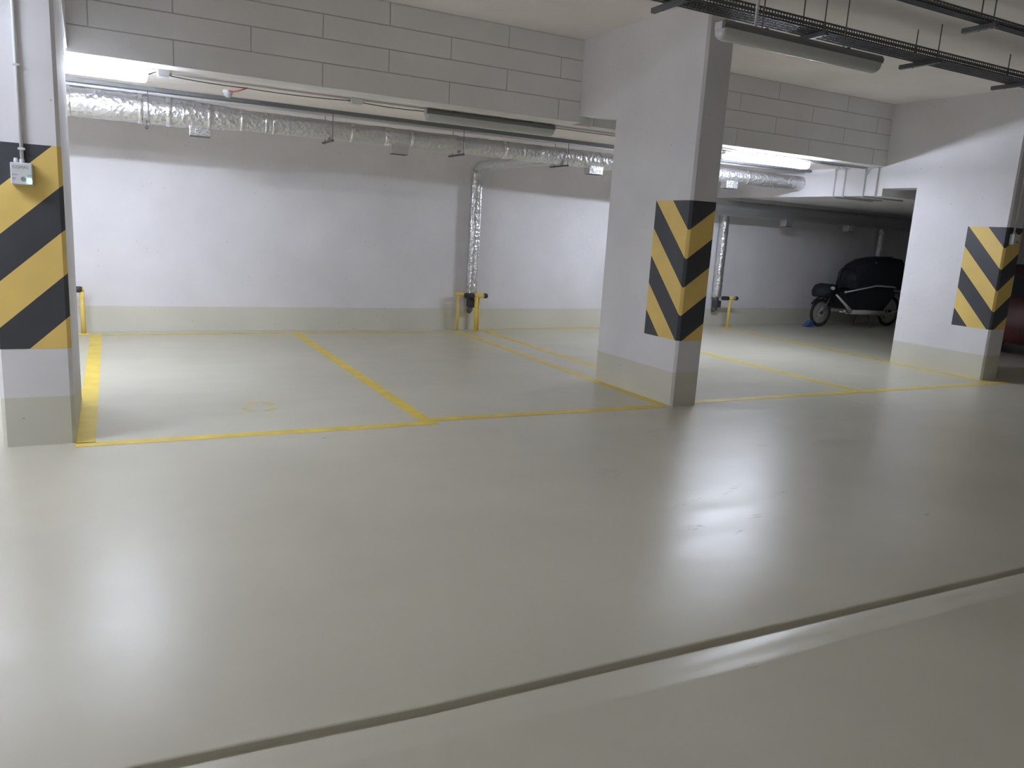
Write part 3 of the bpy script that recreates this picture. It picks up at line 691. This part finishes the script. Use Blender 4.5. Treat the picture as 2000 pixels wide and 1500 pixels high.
for s in (-1, 1):
    y = s*.27
    bm = nb(); tube(bm, [(.50, y*.6, .67), (.68, y*.9, .50), (.88, y, .335)], .03, 10, rs=[.018, .028, .042]); tube(bm, [(.86, y, .33), (1.35, y, .325), (1.86, y, .32)], .045, 10, rs=[.045, .05, .042])
    tube(bm, [(.66, y, .37), (.74, y, .30), (.86, y, .32)], .016, 8); tube(bm, [(.60, y*.8, .33), (.70, y, .33)], .018, 8)
    obj('lower_frame', bm, m_frame, bk, smooth=True)
    bm = nb(); tube(bm, arc_path([(.64, y, .73), (1.36, y, .845), (1.52, y, .875), (2.08, y, .86), (2.26, y*.9, .78)], .05), .016, 8); tube(bm, [(.625, y-.002, .725), (.655, y-.002, .735)], .024, 10)
    obj('top_rail', bm, m_frame, bk, smooth=True)
    bm = nb(); tube(bm, arc_path([(1.88, y*.7, .33), (2.10, y*.6, .62), (2.26, y*.4, .74), (2.52, y*.3, .72), (2.60, y*.3, .58)], .06), .02, 8); obj('rear_frame', bm, m_dframe, bk, smooth=True)
    bm = nb(); tube(bm, arc_path([(1.88, y*.5, .27), (2.0, y*.4, .22), (2.36, y*.3, .30), (2.62, y*.3, .36)], .06), .011, 8); obj('chain_stay', bm, m_frame, bk, smooth=True)
bm = nb(); prism(bm, [(.63, .70), (.91, .375), (1.86, .36), (2.18, .70), (2.06, .85), (1.5, .86), (1.3, .83)], -.25, .25, 'y'); obj('cargo_box', bm, m_fabric, bk)
# rain hood over the box
bm = nb(); rows = []
hood = [(.92, .80, .20), (.90, 1.05, .20), (1.02, 1.28, .20), (1.30, 1.40, .22), (1.65, 1.455, .24), (2.05, 1.465, .25), (2.34, 1.44, .24), (2.44, 1.30, .22), (2.42, 1.0, .2), (2.30, .85, .2)]
for (x, z, w_) in hood:
    rows.append([(x, -w_-.03, .80), (x, -w_, .80+(z-.80)*.85), (x, -w_*.7, z-.01), (x, 0, z+.01), (x, w_*.7, z-.01), (x, w_, .80+(z-.80)*.85), (x, w_+.03, .80)])
grid_surface(bm, rows); hd = obj('rain_hood', bm, m_fabric, bk, smooth=True)
bm = nb(); tube(bm, arc_path([(.62, -.2, 1.24), (.95, -.24, 1.36), (1.40, -.26, 1.435), (1.9, -.26, 1.48)], .1), .008, 6); obj('hood_bow', bm, m_bikeblk, hd)
bm = nb(); tube(bm, [(1.42, -.262, 1.34), (1.42, -.27, 1.34)], .018, 12); obj('hood_glint', bm, m_tape, hd)  # bright disc standing in for a glint on the hood
bm = nb(); tube(bm, arc_path([(.52, -.18, .80), (.47, -.20, 1.10), (.56, -.20, 1.20), (.82, -.20, 1.20), (.95, -.20, 1.08), (.92, -.20, .92)], .06), .034, 10); obj('handlebar', bm, m_bikeblk, bk, smooth=True)
bm = nb(); tube(bm, arc_path([(2.2, 0, .75), (2.35, 0, 1.05)], .05), .018, 8); sp_ = obj('seat_post', bm, m_dframe, bk)
bm = nb(); box(bm, 2.22, 2.50, -.08, .08, 1.04, 1.10, .02); obj('saddle', bm, m_bikeblk, bk)
bm = nb(); tube(bm, [(1.9, -.2, .30), (1.9, .2, .30)], .035, 12); tube(bm, [(1.9, -.2, .30), (2.03, -.2, .20)], .012, 8); tube(bm, [(1.9, .2, .30), (1.77, .2, .40)], .012, 8); obj('crankset', bm, m_dframe, bk)
for s in (-1, 1):
    bm = nb(); tube(bm, [(1.55, s*.12, .30), (1.60, s*.22, .0)], .012, 8); obj('kickstand', bm, m_dframe, bk)
bm = nb(); prism(bm, [(-.10, 0), (.10, 0), (.10, .13), (.04, .13)], -.05, .05, 'y')
tag(obj('wheel_chock', bm, m_blue, loc=(12.46, 11.0, 0)), 'small blue wedge on the floor at the front wheel of the cargo bike', 'wheel chock')

# ------------------------------------------------------------------ dark red car behind the right pillar
m_carred = mat('dark_red_car_paint', (.06, .005, .008), .35, coat=.4)
m_carglass = mat('dark_car_glass', (.012, .013, .016), .1)
m_trimblk = mat('black_car_trim', (.02, .02, .022), .5)
car = thing('car', 'dark red car parked in the unlit bay behind the right pillar', 'car', (13.95, 5.3, 0))
def car_body():
    # sections along y: (y, half width, sill, shoulder z, roof half width, roof z)
    S = [(.00, .62, .42, .62, .55, .64), (.08, .74, .30, .74, .62, .76), (.35, .84, .22, .84, .70, .88), (.95, .87, .20, .92, .74, .98), (1.20, .87, .20, .94, .70, 1.05), (1.75, .87, .20, .95, .58, 1.42), (2.4, .87, .20, .96, .58, 1.49), (3.2, .87, .20, .97, .57, 1.46), (3.75, .85, .22, .97, .56, 1.30), (3.98, .80, .30, .92, .60, .98), (4.05, .72, .42, .80, .62, .86)]
    bm = nb(); rows = []
    for y, hw, s, sh, rw, rz in S:
        rows.append([(-hw*.9, y, s), (-hw, y, s+.10), (-hw, y, (s+sh)/2), (-hw*.985, y, sh-.03), (-hw*.93, y, sh), (-rw, y, rz-.03), (-rw*.8, y, rz), (0, y, rz+.015),
                     (rw*.8, y, rz), (rw, y, rz-.03), (hw*.93, y, sh), (hw*.985, y, sh-.03), (hw, y, (s+sh)/2), (hw, y, s+.10), (hw*.9, y, s)])
    vs = grid_surface(bm, rows)
    for r in (vs[0], vs[-1]): bm.faces.new(r)
    for a, b in zip(vs, vs[1:]): bm.faces.new((a[0], b[0], b[-1], a[-1]))
    return bm, S
bm, S = car_body()
for f in bm.faces: f.material_index = 1 if f.calc_center_median().z > 1.3 else 0
obj('body', bm, [m_carred, m_trimblk], car, smooth=True)
for s in (-1, 1):
    bm = nb(); rows = []
    for y, hw, s0, sh, rw, rz in S[5:8]:
        rows.append([(s*(hw*.93+.004), y, sh+.01), (s*(rw+.012), y, rz-.06)])
    grid_surface(bm, rows); obj('side_window', bm, m_carglass, car)
bm = nb(); grid_surface(bm, [[(-.66, 1.17, 1.075), (.66, 1.17, 1.075)], [(-.55, 1.72, 1.435), (.55, 1.72, 1.435)]]); obj('windscreen', bm, m_carglass, car)
bm = nb(); box(bm, -.66, .66, -.03, .10, .24, .54, .02); obj('front_bumper', bm, m_trimblk, car)
bm = nb(); box(bm, -.12*2, .12*2, -.036, -.03, .36, .46); obj('number_plate', bm, m_grey, car)
for s in (-1, 1):
    bm = nb(); box(bm, s*.62-.12, s*.62+.12, .0, .14, .60, .72, .03); obj('headlight', bm, m_carglass, car)
    bm = nb(); box(bm, s*.97-.07, s*.97+.07, 1.32, 1.42, .92, 1.06, .03); box(bm, s*.88-.04, s*.88+.04, 1.35, 1.40, .93, .97); obj('mirror', bm, m_trimblk, car)
    for y in (.75, 3.25):
        bm = nb(); torus(bm, (s*.80, y, .31), .245, .068, 'x', 36, 10); wl = obj('wheel', bm, m_rubber, car, smooth=True)
        bm = nb(); tube(bm, [(s*.80-.05, y, .31), (s*.80+.05, y, .31)], .19, 24); obj('hubcap', bm, m_dframe, wl)
